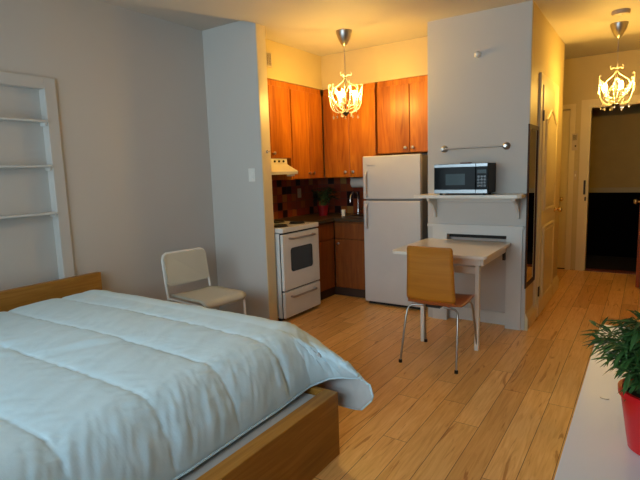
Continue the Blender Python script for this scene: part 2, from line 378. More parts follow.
# window behind the camera
wr = struct_root('window_1', ((WX0 + WX1) / 2, WY - 0.06, 0))
hw = (WX1 - WX0) / 2; bm = bm_new()
box(bm, -hw, -hw + 0.06, -0.04, 0.04, WZ0, WZ1); box(bm, hw - 0.06, hw, -0.04, 0.04, WZ0, WZ1)
box(bm, -hw + 0.06, hw - 0.06, -0.04, 0.04, WZ0, WZ0 + 0.06); box(bm, -hw + 0.06, hw - 0.06, -0.04, 0.04, WZ1 - 0.06, WZ1)
for k in range(1, 4): box(bm, -hw + k * hw / 2 - 0.02, -hw + k * hw / 2 + 0.02, -0.03, 0.03, WZ0 + 0.06, WZ1 - 0.06)
box(bm, -hw + 0.06, hw - 0.06, -0.025, 0.025, 1.82, 1.86)
obj('window_frame', bm, 'trim', wr)
bm = bm_new(); box(bm, -hw + 0.05, hw - 0.05, -0.004, 0.0, WZ0 + 0.05, WZ1 - 0.05); obj('pane', bm, 'glass', wr)
# corridor beyond the exit door
CYF = 8.35
S('floor_corridor', (-3.1, 2.6, FY, CYF + 0.1, -0.05, 0.004), m='carpet')
S('wall_corridor', (-3.0, 2.5, CYF, CYF + 0.1, 1.02, 2.55), (-3.1, -3.0, FY + 0.12, CYF + 0.1, 0, 2.55), (2.5, 2.6, FY + 0.12, CYF + 0.1, 0, 2.55), m='corr')
S('wall_corridor_dado', (-3.0, 2.5, CYF, CYF + 0.1, 0.0, 0.95), m='dado')
S('trim_6', (-3.0, 2.5, CYF - 0.03, CYF + 0.1, 0.95, 1.02), m='rail')
S('ceiling_corridor', (-3.1, 2.6, FY + 0.12, CYF + 0.1, 2.45, 2.55), m='corr')

# ---- niche frame and shelves
fr = bm_new()
y0, y1, z0, z1 = 0.64, 1.912, 0.0, 2.075
for (a, b, c, d) in ((NY1, y1, z0, z1), (y0, NY0, z0, z1), (NY0, NY1, NZ1, z1)):
    box(fr, XL, XL + 0.018, a, b, c, d, 0.003)
struct('trim_7', fr, 'wall')
for nm, z, lab in (('top', 1.79, 'topmost white shelf in the wall niche above the bed'), ('mid', 1.488, 'middle one of three white shelves in the wall niche'), ('low', 1.165, 'lowest white niche shelf, nearest above the headboard')):
    t = thing('wall_shelf', lab, 'shelf', (XL - ND, (NY0 + NY1) / 2, z), 0, 'white shelves in the wall niche')
    hy = (NY1 - NY0) / 2 - 0.003
    b = bm_new(); box(b, 0.002, ND + 0.03, -hy, hy, -0.014, 0, 0.003); obj('shelf_board', b, 'trim', t)
    for s in (-1, 1):
        b = bm_new(); box(b, 0.002, ND + 0.012, s * hy - (0.014 if s > 0 else 0), s * hy + (0 if s > 0 else 0.014), -0.036, -0.014, 0.002); obj('cleat', b, 'trim', t)

# ---- closet door in the hall (two panels, arched upper one)
def panel_door(name, y0, y1, x, zt, knob_y):
    r = struct_root(name, (x, (y0 + y1) / 2, 0)); w2 = (y1 - y0) / 2
    b = bm_new(); box(b, 0, 0.03, -w2, w2, 0.012, zt, 0.003); leaf = obj('door_leaf', b, 'door', r)
    def outline(z0, z1, arch, inset=0.0):
        a, c = -w2 + 0.12 + inset, w2 - 0.12 - inset; pts = [(a, z0 + inset), (c, z0 + inset)]
        n = 14
        for k in range(n + 1):
            s = k / n; y = c + (a - c) * s
            zz = z1 - inset + (arch * (0.5 - 0.5 * math.cos(2 * PI * s)) if arch else 0)
            pts.append((y, zz))
        return pts
    for z0, z1, arch in ((0.17, 0.82, 0), (0.98, zt - 0.28, 0.10)):
        b = bm_new(); O = outline(z0, z1, arch); tube(b, [(0.031, p[0], p[1]) for p in O], 0.014, 6, True)
        obj('panel_moulding', b, 'door', r, True)
        b = bm_new(); prism(b, outline(z0, z1, arch, 0.035), 0.03, 0.040, 'X'); obj('door_panel', b, 'door', r)
    ky = knob_y - (y0 + y1) / 2
    b = bm_new(); lathe(b, [(0.027, 0.030), (0.027, 0.036), (0.010, 0.040), (0.009, 0.06), (0.020, 0.068), (0.027, 0.082), (0.024, 0.096), (0.010, 0.102)], (0, ky, 0.935), 20, 'X'); obj('door_knob', b, 'brass', r, True)
    for z in (0.25, 1.80):
        b = bm_new(); box(b, 0.024, 0.036, -w2 - 0.006, -w2 + 0.02, z - 0.045, z + 0.045, 0.002); obj('hinge', b, 'darkmetal', r)
    return r
panel_door('door_1', 4.665, 5.46, CX1 + 0.006, 2.055, 5.40)
bm = bm_new(); x = CX1 + 0.004
for a, b_, c, d in ((4.585, 4.660, 0, 2.15), (5.465, 5.54, 0, 2.15), (4.66, 5.465, 2.062, 2.15)): box(bm, x, x + 0.022, a, b_, c, d, 0.003)
struct('trim_8', bm, 'door')
# side door in the far nook
r = struct_root('door_2', (-1.24, FY + 0.01, 0))
b = bm_new(); box(b, -0.375, 0.37, 0, 0.035, 0.012, 2.06, 0.003); obj('door_leaf', b, 'door', r)
b = bm_new(); lathe(b, [(0.027, 0), (0.027, -0.006), (0.010, -0.010), (0.009, -0.03), (0.020, -0.038), (0.027, -0.052), (0.024, -0.066), (0.010, -0.072)], (0.305, 0, 0.93), 20, 'Y'); obj('door_knob', b, 'brass', r, True)
S('trim_9', (-0.865, -0.80, FY - 0.018, FY, 0, 2.13), (-1.69, -1.62, FY - 0.018, FY, 0, 2.13), (-1.62, -0.865, FY - 0.018, FY, 2.07, 2.13), m='door')
# exit door leaf, open into the hall
ang = math.atan2(6.31 - 7.09, -0.062 - 0.175); Lw = math.hypot(6.31 - 7.09, -0.062 - 0.175)
r = struct_root('door_3', (0.175, 7.085, 0), ang)
b = bm_new(); box(b, 0.0, Lw, 0.0, 0.04, 0.012, DZ - 0.03, 0.003); obj('door_leaf', b, 'redwood', r)
b = bm_new(); lathe(b, [(0.028, 0.0), (0.028, -0.008), (0.010, -0.012), (0.010, -0.035), (0.024, -0.045), (0.029, -0.06), (0.022, -0.075), (0.008, -0.08)], (Lw - 0.06, 0, 0.95), 20, 'Y'); obj('door_knob', b, 'chrome', r, True)
for zz in (1.5, 0.6):
    b = bm_new(); tube(b, [(0.12, -0.002, zz - 0.35), (Lw - 0.12, -0.002, zz - 0.35), (Lw - 0.12, -0.002, zz + 0.35), (0.12, -0.002, zz + 0.35)], 0.008, 6, True); obj('panel_moulding', b, 'redwood', r)

# ================================================================== BED
bed = thing('bed', 'double bed with golden oak headboard and low frame under the white duvet', 'bed', (-2.27, 1.15, 0))
def B(name, x0, x1, y0, y1, z0, z1, m, bev=0.004, seg=2):
    b = bm_new(); box(b, x0 + 2.27, x1 + 2.27, y0 - 1.15, y1 - 1.15, z0, z1, bev, seg); return obj(name, b, m, bed, bev > 0.02)
B('headboard', -3.43, -3.385, 0.22, 2.085, 0.0, 0.692, 'bed')
B('footboard', -1.275, -1.20, 0.40, 1.905, 0.0, 0.325, 'bed')
B('side_rail', -3.385, -1.275, 1.875, 1.905, 0.03, 0.325, 'bed')
B('side_rail', -3.385, -1.275, 0.40, 0.43, 0.03, 0.325, 'bed')
B('box_spring', -3.38, -1.28, 0.435, 1.87, 0.12, 0.30, 'matt', 0.015)
B('mattress', -3.38, -1.48, 0.42, 1.86, 0.302, 0.515, 'matt', 0.05, 4)

# duvet: quilted grid draped over foot and far side
def duvet():
    A0, A1, AF = -3.27, -1.54, 0.42        # head end, foot edge, foot overhang
    B0, B1, BF = 0.05, 1.86, 0.50
    footH = {'M': (-1.425, 0.515), 'H': (-1.340, 0.322)}
    corner = [  # angle, mid point, hem point
        (0.00, (-1.415, 1.86, 0.513), (-1.338, 1.87, 0.335)),
        (0.12, (-1.39, 1.90, 0.505), (-1.290, 1.975, 0.345)),
        (0.24, (-1.36, 1.93, 0.497), (-1.235, 2.02, 0.345)),
        (0.38, (-1.33, 1.95, 0.49), (-1.150, 2.015, 0.362)),
        (0.50, (-1.32, 1.975, 0.485), (-1.070, 1.99, 0.352)),
        (0.60, (-1.34, 2.00, 0.48), (-1.045, 1.975, 0.295)),
        (0.72, (-1.38, 2.03, 0.48), (-1.120, 1.985, 0.215)),
        (0.84, (-1.44, 2.055, 0.49), (-1.250, 2.01, 0.195)),
        (1.00, (-1.54, 2.07, 0.51), (-1.460, 2.08, 0.200))]
    def lag(T, Mi, Hh, t):
        a = (2 * t - 1) * (t - 1); b = 4 * t * (1 - t); c = t * (2 * t - 1)
        return Vector(T) * a + Vector(Mi) * b + Vector(Hh) * c
    def cpt(ang):
        for (a0, m0, h0), (a1, m1, h1) in zip(corner, corner[1:]):
            if ang <= a1 + 1e-9:
                s = (ang - a0) / (a1 - a0); s = s * s * (3 - 2 * s) * 0.4 + s * 0.6
                return Vector(m0).lerp(Vector(m1), s), Vector(h0).lerp(Vector(h1), s)
        return Vector(corner[-1][1]), Vector(corner[-1][2])
    def pos(a, b):
        zt = 0.580 + 0.012 * math.sin((a + 3.3) * 1.7)
        pf = max(0.0, (a - A1) / AF); qf = max(0.0, (b - B1) / BF)
        if pf == 0 and qf == 0: return Vector((a, b, zt))
        if qf == 0:
            s = max(0, min(1, (b - 1.6) / 0.26)); s = s * s * (3 - 2 * s)
            Mi = Vector((footH['M'][0], b, footH['M'][1])).lerp(Vector(corner[0][1]) + Vector((0, b - B1, 0)), s)
            Hh = Vector((footH['H'][0], b, footH['H'][1])).lerp(Vector(corner[0][2]) + Vector((0, b - B1, 0)), s)
            return lag((A1, b, zt), Mi, Hh, pf)
        if pf == 0:
            s = max(0, min(1, (a - A1 + 0.35) / 0.35)); s = s * s
            Hh = Vector((a, 2.13, 0.2)).lerp(Vector(corner[-1][2]) + Vector((a - A1, 0, 0)), s)
            return lag((a, B1, zt), (a, 2.07, 0.515), Hh, qf)
        if pf >= qf: d, an = pf, 0.5 * qf / pf
        else: d, an = qf, 1 - 0.5 * pf / qf
        Mi, Hh = cpt(an); return lag((A1, B1, zt), Mi, Hh, d)
    seams = [0.01, 0.35, 0.69, 1.035, 1.375, 1.715, 2.03, 2.37]
    na, nb = 170, 290
    aa = [A0 + (A1 + AF - A0) * i / na for i in range(na + 1)]; bb = [B0 + (B1 + BF - B0) * j / nb for j in range(nb + 1)]
    P = [[pos(a, b) for b in bb] for a in aa]
    bm = bm_new(); V = []
    for i, a in enumerate(aa):
        row = []
        for j, b in enumerate(bb):
            p = P[i][j]
            du = P[min(i + 1, na)][j] - P[max(i - 1, 0)][j]; dv = P[i][min(j + 1, nb)] - P[i][max(j - 1, 0)]
            n = du.cross(dv)
            n = n.normalized() if n.length > 1e-9 else Vector((0, 0, 1))
            bw = b + 0.008 * math.sin(a * 3 + b * 3)
            k = 0
            while k < len(seams) - 2 and bw > seams[k + 1]: k += 1
            s = (bw - seams[k]) / (seams[k + 1] - seams[k]); s = max(0, min(1, s))
            edge = min(1.0, (A1 + AF - a) / 0.10, (B1 + BF - b) / 0.08)
            puff = 0.019 * (max(0, math.sin(PI * s)) ** 0.24) * (0.05 + 0.95 * max(0, edge) ** 0.6)
            cl = min(s, 1 - s)
            wr = noise.fractal(Vector((a * 9 + 3 * b, b * 3.2, 0.3)), 1.0, 2.0, 3) * 0.0035
            wr += noise.fractal(Vector((a * 22 - 9 * b, b * 7, 4.1)), 1.0, 2.0, 3) * 0.006 * max(0, 1 - cl * 2.6)
            d1 = noise.noise(Vector((a * 1.5, b * 2.2, 9.0))) * 0.006
            fold = 0
            if a > A1 - 0.05:
                q = min(1, (a - A1 + 0.05) / 0.25)
                fold = q * 0.016 * abs(noise.fractal(Vector((b * 16 + a * 5, a * 3, 7.7)), 1.0, 2.0, 3)) ** 0.7 - 0.004 * q
                fold *= 0.4 + 0.9 * abs(noise.noise(Vector((b * 5, 2, 1))))
            # soft diagonal rucks near the camera side of the bed
            rk = 0
            for (ra, rb, rl, amp) in ((-2.62, 0.95, 0.16, 0.016), (-2.2, 1.24, 0.13, 0.012), (-2.95, 0.78, 0.18, 0.014), (-2.45, 0.88, 0.14, 0.010)):
                da, db = a - ra, b - rb
                t_, u_ = da * 0.35 + db * 0.94, da * 0.94 - db * 0.35
                rk += amp * math.exp(-(t_ / rl) ** 2) * math.exp(-(u_ / 0.035) ** 2) - 0.7 * amp * math.exp(-(t_ / rl) ** 2) * math.exp(-((u_ - 0.06) / 0.03) ** 2)
            if n.z < 0 and a < A1 and b < B1: n = -n
            row.append(bm.verts.new(p + n * (puff + wr + d1 * edge + fold * edge + rk)))
        V.append(row)
    for i in range(na):
        for j in range(nb): bm.faces.new((V[i][j], V[i + 1][j], V[i + 1][j + 1], V[i][j + 1]))
    hem = [V[i][nb].co.copy() for i in range(0, na + 1)] + [V[na][j].co.copy() for j in range(nb - 1, -1, -1)]
    o = obj('duvet', bm, 'duvet', None, 'all')
    s = o.modifiers.new('solid', 'SOLIDIFY'); s.thickness = 0.008; s.offset = -1; o.data.materials.append(MAT['matt']); s.material_offset = 1; s.material_offset_rim = 0  # inner shell in grey: the underside's shade is put into its colour
    tag(o, 'white quilted duvet spread over the double bed, drooping at the foot', 'duvet')
    b2 = bm_new(); tube(b2, hem[::3], 0.005, 6); obj('piping', b2, 'duvet', o, 'all')
    return o
duvet()

# ================================================================== KITCHEN
def knob(parent, loc, axis, m='nickel', r=0.016):
    b = bm_new(); s = {'X': 1, 'Y': -1}[axis]
    lathe(b, [(r * 0.5, 0), (r * 0.45, s * 0.012), (r, s * 0.018), (r, s * 0.026), (r * 0.5, s * 0.03)], loc, 14, axis); return obj('knob', b, m, parent, True)
def cab_left(name, label, y0, y1, z0, z1, xb, xf, doors, m='cab', knobs=(), group=None, drawers=()):
    t = thing(name, label, 'cabinet', ((xb + xf) / 2, (y0 + y1) / 2, z0), 0, group); cx, cy = (xb + xf) / 2, (y0 + y1) / 2
    b = bm_new(); box(b, xb - cx, xf - cx - 0.018, y0 - cy, y1 - cy, 0, z1 - z0, 0.002); obj('cabinet_body', b, m, t)
    for i, (a, c, d, e) in enumerate(doors):
        b = bm_new(); box(b, xf - cx - 0.017, xf - cx, a - cy, c - cy, d - z0, e - z0, 0.003); dd = obj('door', b, m, t)
        if i < len(knobs) and knobs[i]: knob(dd, (xf - cx, knobs[i][0] - cy, knobs[i][1] - z0), 'X')
    return t
def cab_back(name, label, x0, x1, z0, z1, yb, yf, doors, m='cab', knobs=(), group=None, kinds=None):
    cx, cy = (x0 + x1) / 2, (yb + yf) / 2; t = thing(name, label, 'cabinet', (cx, cy, z0), 0, group)
    b = bm_new(); box(b, x0 - cx, x1 - cx, yf - cy + 0.018, yb - cy, 0, z1 - z0, 0.002); obj('cabinet_body', b, m, t)
    for i, (a, c, d, e) in enumerate(doors):
        b = bm_new(); box(b, a - cx, c - cx, yf - cy, yf - cy + 0.017, d - z0, e - z0, 0.003); dd = obj(kinds[i] if kinds else 'door', b, m, t)
        if i < len(knobs) and knobs[i]: knob(dd, (knobs[i][0] - cx, yf - cy, knobs[i][1] - z0), 'Y')
    return t
XB, XF = KX + 0.003, -3.062
ZT = 2.284
G = 'upper kitchen cabinets'
cab_left('upper_cabinet', 'short orange wood upper cabinet above the range hood', 3.445, 4.105, 1.530, ZT, XB, XF, [(3.45, 3.768, 1.535, 2.225), (3.776, 4.10, 1.535, 2.225)], knobs=[None, (3.80, 1.58)], group=G)
cab_left('upper_cabinet', 'tall orange wood upper cabinet between range hood and corner', 4.11, 4.698, 1.312, ZT, XB, XF, [(4.125, 4.425, 1.317, 2.225), (4.433, 4.690, 1.317, 2.225)], knobs=[(4.395, 1.375), (4.47, 1.375)], group=G)
cab_back('upper_cabinet', 'orange wood upper cabinet left of the refrigerator, in the corner', -3.055, -2.410, 1.312, ZT, KY - 0.003, 4.70, [(-3.054, -2.731, 1.317, 2.225), (-2.723, -2.41, 1.317, 2.225)], knobs=[(-2.775, 1.375), (-2.68, 1.375)], group=G)
cab_back('upper_cabinet', 'short orange wood upper cabinet above the refrigerator', -2.388, -1.665, 1.548, ZT, KY - 0.003, 4.70, [(-2.384, -2.029, 1.553, 2.225), (-2.021, -1.68, 1.553, 2.225)], knobs=[(-2.065, 1.60), (-1.985, 1.60)], group=G)
# base cabinets
GB = 'base kitchen cabinets'
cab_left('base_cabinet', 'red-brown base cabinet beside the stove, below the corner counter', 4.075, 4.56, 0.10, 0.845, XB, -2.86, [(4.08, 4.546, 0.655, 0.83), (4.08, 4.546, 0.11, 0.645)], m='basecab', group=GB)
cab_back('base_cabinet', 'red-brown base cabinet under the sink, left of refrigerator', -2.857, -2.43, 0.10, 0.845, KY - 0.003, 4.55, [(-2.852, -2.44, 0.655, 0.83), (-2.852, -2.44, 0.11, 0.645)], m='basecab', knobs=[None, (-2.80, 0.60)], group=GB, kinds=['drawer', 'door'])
S('baseboard_kitchen', (-2.91, -2.90, 4.07, 4.60, 0.0, 0.10), (-2.91, -2.43, 4.60, 4.61, 0.0, 0.10), m='kick')
# counter (one L-shaped worktop)
t = thing('kitchen_counter', 'dark worktop running round the kitchen corner to the refrigerator', 'counter', (-3.1, 4.8, 0.845))
b = bm_new(); prism(b, [(p[0] + 3.1, p[1] - 4.8) for p in ((XB, 4.075), (-2.835, 4.075), (-2.835, 4.525), (-2.43, 4.525), (-2.43, KY - 0.012), (XB, KY - 0.012))], 0.0, 0.035, 'Z'); obj('worktop', b, 'counter', t)
b = bm_new(); box(b, -2.79 + 3.1, -2.45 + 3.1, 4.66 - 4.8, 4.95 - 4.8, 0.0352, 0.040, 0.002); obj('sink_rim', b, 'steel', t)
b = bm_new(); box(b, -2.77 + 3.1, -2.47 + 3.1, 4.68 - 4.8, 4.93 - 4.8, 0.0401, 0.0412); obj('sink_bowl', b, 'dark', t)
b = bm_new(); fx, fy = -2.80 + 3.1, 5.00 - 4.8
lathe(b, [(0.035, 0.0352), (0.035, 0.05), (0.014, 0.06), (0.012, 0.10)], (fx, fy, 0), 16)
arc = [(fx, fy, 0.08 + 0.016 * k) for k in range(9)] + [(fx, fy - 0.09 + 0.09 * math.cos(a), 0.21 + 0.09 * math.sin(a)) for a in [PI * k / 10 for k in range(1, 11)]] + [(fx, fy - 0.18, 0.185)]
tube(b, arc, 0.011, 10); tube(b, [(fx, fy, 0.08), (fx + 0.05, fy - 0.01, 0.10), (fx + 0.09, fy - 0.02, 0.13)], 0.008, 8); obj('faucet', b, 'chrome', t, True)
# backsplash
S('trim_10', (KX, KX + 0.008, SY1 + 0.002, KY, 0.80, 1.31), m='tile')
S('trim_11', (KX + 0.008, -1.665, KY - 0.008, KY, 0.80, 1.31), m='tile')
o = obj('wall_outlet', box(bm_new(), KX + 0.009, KX + 0.016, 4.645, 4.715, 1.09, 1.20, 0.003), 'vent'); tag(o, 'tan outlet plate on the tiled backsplash left of the red plant pot', 'outlet')
o = obj('soap_cup', lathe(bm_new(), [(0.022, 0), (0.026, 0.07), (0.024, 0.07), (0.020, 0.004)], (-2.86, 4.76, 0.8805), 14), 'plate', None, True); tag(o, 'small white cup on the dark kitchen counter', 'cup')
t = thing('paper_towel_roll', 'pale paper roll mounted under the upper cabinet left of refrigerator', 'paper roll', (-2.69, 4.90, 1.25))
obj('paper_roll', lathe(bm_new(), [(0.02, -0.12), (0.055, -0.12), (0.055, 0.12), (0.02, 0.12)], (0, 0, 0), 20, 'X'), 'paper', t, True)
b = bm_new(); box(b, -0.135, -0.123, -0.02, 0.02, -0.02, 0.061); box(b, 0.123, 0.135, -0.02, 0.02, -0.02, 0.061); tube(b, [(-0.125, 0, 0), (0.125, 0, 0)], 0.006, 8); obj('holder', b, 'trim', t)

# range hood
t = thing('range_hood', 'cream range hood under the short cabinet above the stove', 'range hood', (-3.2, 3.775, 1.37))
prof = [(KX + 0.012, 0.0), (-2.93, 0.0), (-2.925, 0.028), (-3.055, 0.100), (-3.06, 0.157), (KX + 0.012, 0.157)]
b = bm_new(); prism(b, [(p[0] + 3.2, p[1]) for p in prof], -0.325, 0.235); obj('hood_shell', b, 'hood', t)
b = bm_new(); box(b, 0.139, 0.143, -0.17, -0.02, 0.115, 0.145); obj('control_panel', b, 'vent', t)
for yy in (0.03, 0.10, 0.17):
    b = bm_new(); lathe(b, [(0.011, 0.139), (0.011, 0.152), (0.006, 0.155)], (0, yy, 0.13), 12, 'X'); obj('knob', b, 'dark', t)
b = bm_new(); box(b, 0.18, 0.24, 0.17, 0.225, -0.02, -0.0005); obj('light_housing', b, 'hood', t)

# stove
SYa, SYb, SXf, SXb = 3.475, 4.068, -2.74, -3.40
t = thing('stove', 'white electric stove with black oven window next to the wall end', 'stove', ((SXf + SXb) / 2, (SYa + SYb) / 2, 0)); ox, oy = (SXf + SXb) / 2, (SYa + SYb) / 2
def SB(name, x0, x1, y0, y1, z0, z1, m, bev=0.003, par=t): b = bm_new(); box(b, x0 - ox, x1 - ox, y0 - oy, y1 - oy, z0, z1, bev); return obj(name, b, m, par)
SB('stove_body', SXb, SXf - 0.04, SYa, SYb, 0.035, 0.835, 'white')
SB('kick_plate', SXb + 0.02, SXf - 0.07, SYa + 0.02, SYb - 0.02, 0.0, 0.034, 'dark')
SB('drawer_gap', SXf - 0.039, SXf - 0.03, SYa + 0.004, SYb - 0.004, 0.04, 0.835, 'dark')
dr = SB('storage_drawer', SXf - 0.03, SXf, SYa + 0.002, SYb - 0.002, 0.038, 0.285, 'white', 0.006)
dp = SB('oven_door', SXf - 0.03, SXf, SYa + 0.002, SYb - 0.002, 0.298, 0.825, 'white', 0.006)
b = bm_new(); prism(b, [(p[0] - oy, p[1]) for p in rrect(3.59, 3.94, 0.465, 0.690, 0.03)], SXf - ox, SXf - ox + 0.004, 'X'); obj('oven_window', b, 'darkglass', dp)
def handle(par, z, m):
    b = bm_new(); y0, y1 = 3.575 - oy, 3.95 - oy; xx = SXf - ox
    tube(b, [(xx, y0, z), (xx + 0.035, y0, z), (xx + 0.04, y0 + 0.02, z), (xx + 0.04, y1 - 0.02, z), (xx + 0.035, y1, z), (xx, y1, z)], 0.010, 8); obj('handle', b, m, par, True)
handle(dp, 0.780, 'nickel'); handle(dr, 0.232, 'nickel')
SB('cooktop', SXb, SXf + 0.005, SYa, SYb, 0.840, 0.885, 'white', 0.008)
SB('backguard', SXb, SXb + 0.03, SYa, SYb, 0.8851, 0.935, 'white', 0.004)
for bx, by, rr in ((-2.89, 3.61, 0.085), (-2.89, 3.91, 0.07), (-3.16, 3.61, 0.07), (-3.16, 3.91, 0.085)):
    b = bm_new(); lathe(b, [(rr + 0.012, 0.8852), (rr + 0.010, 0.8875), (rr, 0.8875)], (bx - ox, by - oy, 0), 24); bp = obj('drip_pan', b, 'burner', t)
    b = bm_new()
    for k in range(3): tube(b, [((rr - 0.004 - k * rr * 0.3) * math.cos(a) + bx - ox, (rr - 0.004 - k * rr * 0.3) * math.sin(a) + by - oy, 0.895) for a in [2 * PI * j / 24 for j in range(24)]], 0.006, 6, True)
    obj('burner_coil', b, 'burner', bp, True)

# refrigerator
t = thing('refrigerator', 'off-white two-door refrigerator between kitchen corner and the wall column', 'refrigerator', (-2.10, 4.73, 0)); ox, oy = -2.10, 4.73
F0, F1, FYf = -2.405, -1.79, 4.40
def FB(name, x0, x1, y0, y1, z0, z1, m, bev=0.006, par=t): b = bm_new(); box(b, x0 - ox, x1 - ox, y0 - oy, y1 - oy, z0, z1, bev, 3); return obj(name, b, m, par)
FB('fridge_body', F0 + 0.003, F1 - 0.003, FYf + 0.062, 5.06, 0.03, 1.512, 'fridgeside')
FB('base_grille', F0 + 0.02, F1 - 0.02, FYf + 0.05, FYf + 0.30, 0.0, 0.029, 'dark', 0.002)
d1 = FB('freezer_door', F0, F1, FYf, FYf + 0.06, 1.095, 1.522, 'fridge', 0.010)
d2 = FB('fridge_door', F0, F1, FYf, FYf + 0.06, 0.035, 1.078, 'fridge', 0.010)
for par, z0, z1 in ((d1, 1.12, 1.37), (d2, 0.80, 1.05)):
    b = bm_new(); xh = F0 + 0.045 - ox; tube(b, [(xh, FYf - oy, z0), (xh, FYf - oy - 0.035, z0 + 0.03), (xh, FYf - oy - 0.035, z1 - 0.03), (xh, FYf - oy, z1)], 0.011, 8); obj('handle', b, 'fridge', par, True)
b = bm_new(); box(b, F0 + 0.05 - ox, F0 + 0.14 - ox, FYf - oy - 0.003, FYf - oy, 1.425, 1.437, 0.001); obj('badge', b, 'steel', d1)

# red potted plant on the kitchen counter
def pot(parent, r0, r1, h, m='red'):
    b = bm_new(); lathe(b, [(r0 * 0.9, 0), (r0, 0.004), (r1 * 0.97, h * 0.90), (r1 * 1.03, h * 0.90), (r1 * 1.04, h), (r1 * 0.92, h), (r1 * 0.90, h - 0.015)], (0, 0, 0), 36); o = obj('plant_pot', b, m, parent, True)
    b = bm_new(); lathe(b, [(r1 * 0.86, h - 0.03), (r1 * 0.90, h - 0.014), (r1 * 0.4, h - 0.010)], (0, 0, 0), 24); obj('soil', b, 'soil', parent, True)
def leaf(bm, base, dirv, ln, wd, droop, n=6):
    dirv = dirv.normalized(); side = dirv.cross(Vector((0, 0, 1)))
    side = side.normalized() if side.length > 1e-3 else Vector((1, 0, 0))
    side = (side + Vector((0, 0, random.uniform(-0.5, 0.5)))).normalized()
    up = side.cross(dirv).normalized()
    L_, R_, Cc = [], [], []
    for k in range(n + 1):
        s = k / n; p = base + dirv * ln * s + Vector((0, 0, -droop * ln * s * s))
        wv = wd * (math.sin(PI * min(1, s * 0.97 + 0.02)) ** 0.75) * (1 - 0.35 * s)
        Cc.append(bm.verts.new(p - up * wv * 0.25)); L_.append(bm.verts.new(p - side * wv * 0.5)); R_.append(bm.verts.new(p + side * wv * 0.5))
    for k in range(n):
        bm.faces.new((L_[k], Cc[k], Cc[k + 1], L_[k + 1])); bm.faces.new((Cc[k], R_[k], R_[k + 1], Cc[k + 1]))
def plant(name, label, loc, r0, r1, h, stems, height, spread, ll, lw, mleaf, seed, lean=(0, 0), per=7, mpot='red', low=-0.25):
    random.seed(seed); t = thing(name, label, 'potted plant', loc); pot(t, r0, r1, h, mpot)
    bl, bs = bm_new(), bm_new()
    for i in range(stems):
        a = random.uniform(0, 2 * PI); rr = r1 * 0.6 * math.sqrt(random.random()); base = Vector((rr * math.cos(a), rr * math.sin(a), h - 0.018))
        out = random.uniform(0.1, 1.0) * spread; hh = height * random.uniform(0.55, 1.0) * (1 - 0.3 * out / spread)
        tip = base + Vector((out * math.cos(a) + lean[0], out * math.sin(a) + lean[1], hh))
        pts = []
        for k in range(6):
            s = k / 5; pts.append(base.lerp(tip, s) + Vector((0, 0, hh * 0.25 * math.sin(PI * s))) - Vector((math.cos(a), math.sin(a), 0)) * out * 0.15 * math.sin(PI * s))
        tube(bs, pts, [0.0022 - 0.0003 * k for k in range(6)], 5)
        for k in range(per):
            s = 0.3 + 0.7 * k / (per - 1); q = s * 5; i0 = min(4, int(q)); p = pts[i0].lerp(pts[i0 + 1], q - i0)
            for sgn in (1,) if k < per - 1 else (1, -1):
                az = a + random.uniform(-1.5, 1.5); el = random.uniform(low, 0.75)
                leaf(bl, p, Vector((math.cos(az) * math.cos(el), math.sin(az) * math.cos(el), math.sin(el))), ll * random.uniform(0.65, 1.1), lw * random.uniform(0.75, 1.1), random.uniform(0.1, 0.5))
    obj('foliage', bl, mleaf, t, 'all'); obj('stems', bs, 'stem', t, True); return t
plant('potted_plant', 'dark leafy plant in a red pot in the kitchen counter corner', (-3.12, 4.74, 0.8805), 0.05, 0.066, 0.12, 22, 0.24, 0.10, 0.10, 0.022, 'leafdark', 3, per=6, mpot='reddark')

# ================================================================== COLUMN FITTINGS
t = thing('towel_bar', 'metal towel bar mounted high on the column above the microwave', 'towel bar', (-1.243, CY, 1.545))
for s, nm in ((-0.262, 0), (0.262, 0)):
    b = bm_new(); lathe(b, [(0.031, 0.0), (0.031, -0.006), (0.024, -0.012), (0.009, -0.016), (0.009, -0.052), (0.012, -0.058)], (s, 0, 0), 20, 'Y'); obj('mounting_disc', b, 'nickel', t, True)
b = bm_new(); tube(b, [(-0.262, -0.050, 0), (0.262, -0.050, 0)], 0.007, 10); obj('bar', b, 'nickel', t, True)
t = thing('wall_hook', 'small white plastic knob high on the column near the ceiling', 'wall fitting', (-1.225, CY, 2.30))
b = bm_new(); lathe(b, [(0.028, 0), (0.028, -0.010), (0.020, -0.022), (0.016, -0.03), (0.010, -0.034)], (0, 0, 0), 16, 'Y'); obj('hook_body', b, 'plate', t, True)
# shelf with brackets
t = thing('wall_shelf', 'white wall shelf on the column carrying the microwave', 'shelf', (-1.24, CY, 1.155))
b = bm_new(); prism(b, [(-0.455, -0.245), (0.40, -0.245), (0.428, -0.22), (0.428, -0.0005), (-0.42, -0.0005), (-0.47, -0.2)], -0.026, 0.0, 'Z'); obj('shelf_board', b, 'table', t)
for s in (-0.345, 0.365):
    b = bm_new(); prism(b, [(-0.0005, -0.026), (-0.20, -0.026), (-0.19, -0.05), (-0.11, -0.085), (-0.05, -0.15), (-0.03, -0.205), (-0.0005, -0.21)], s - 0.011, s + 0.011, 'X'); obj('bracket', b, 'trim', t)
b = bm_new(); box(b, -0.334, 0.354, -0.016, -0.0005, -0.07, -0.026, 0.002); obj('cleat', b, 'trim', t)
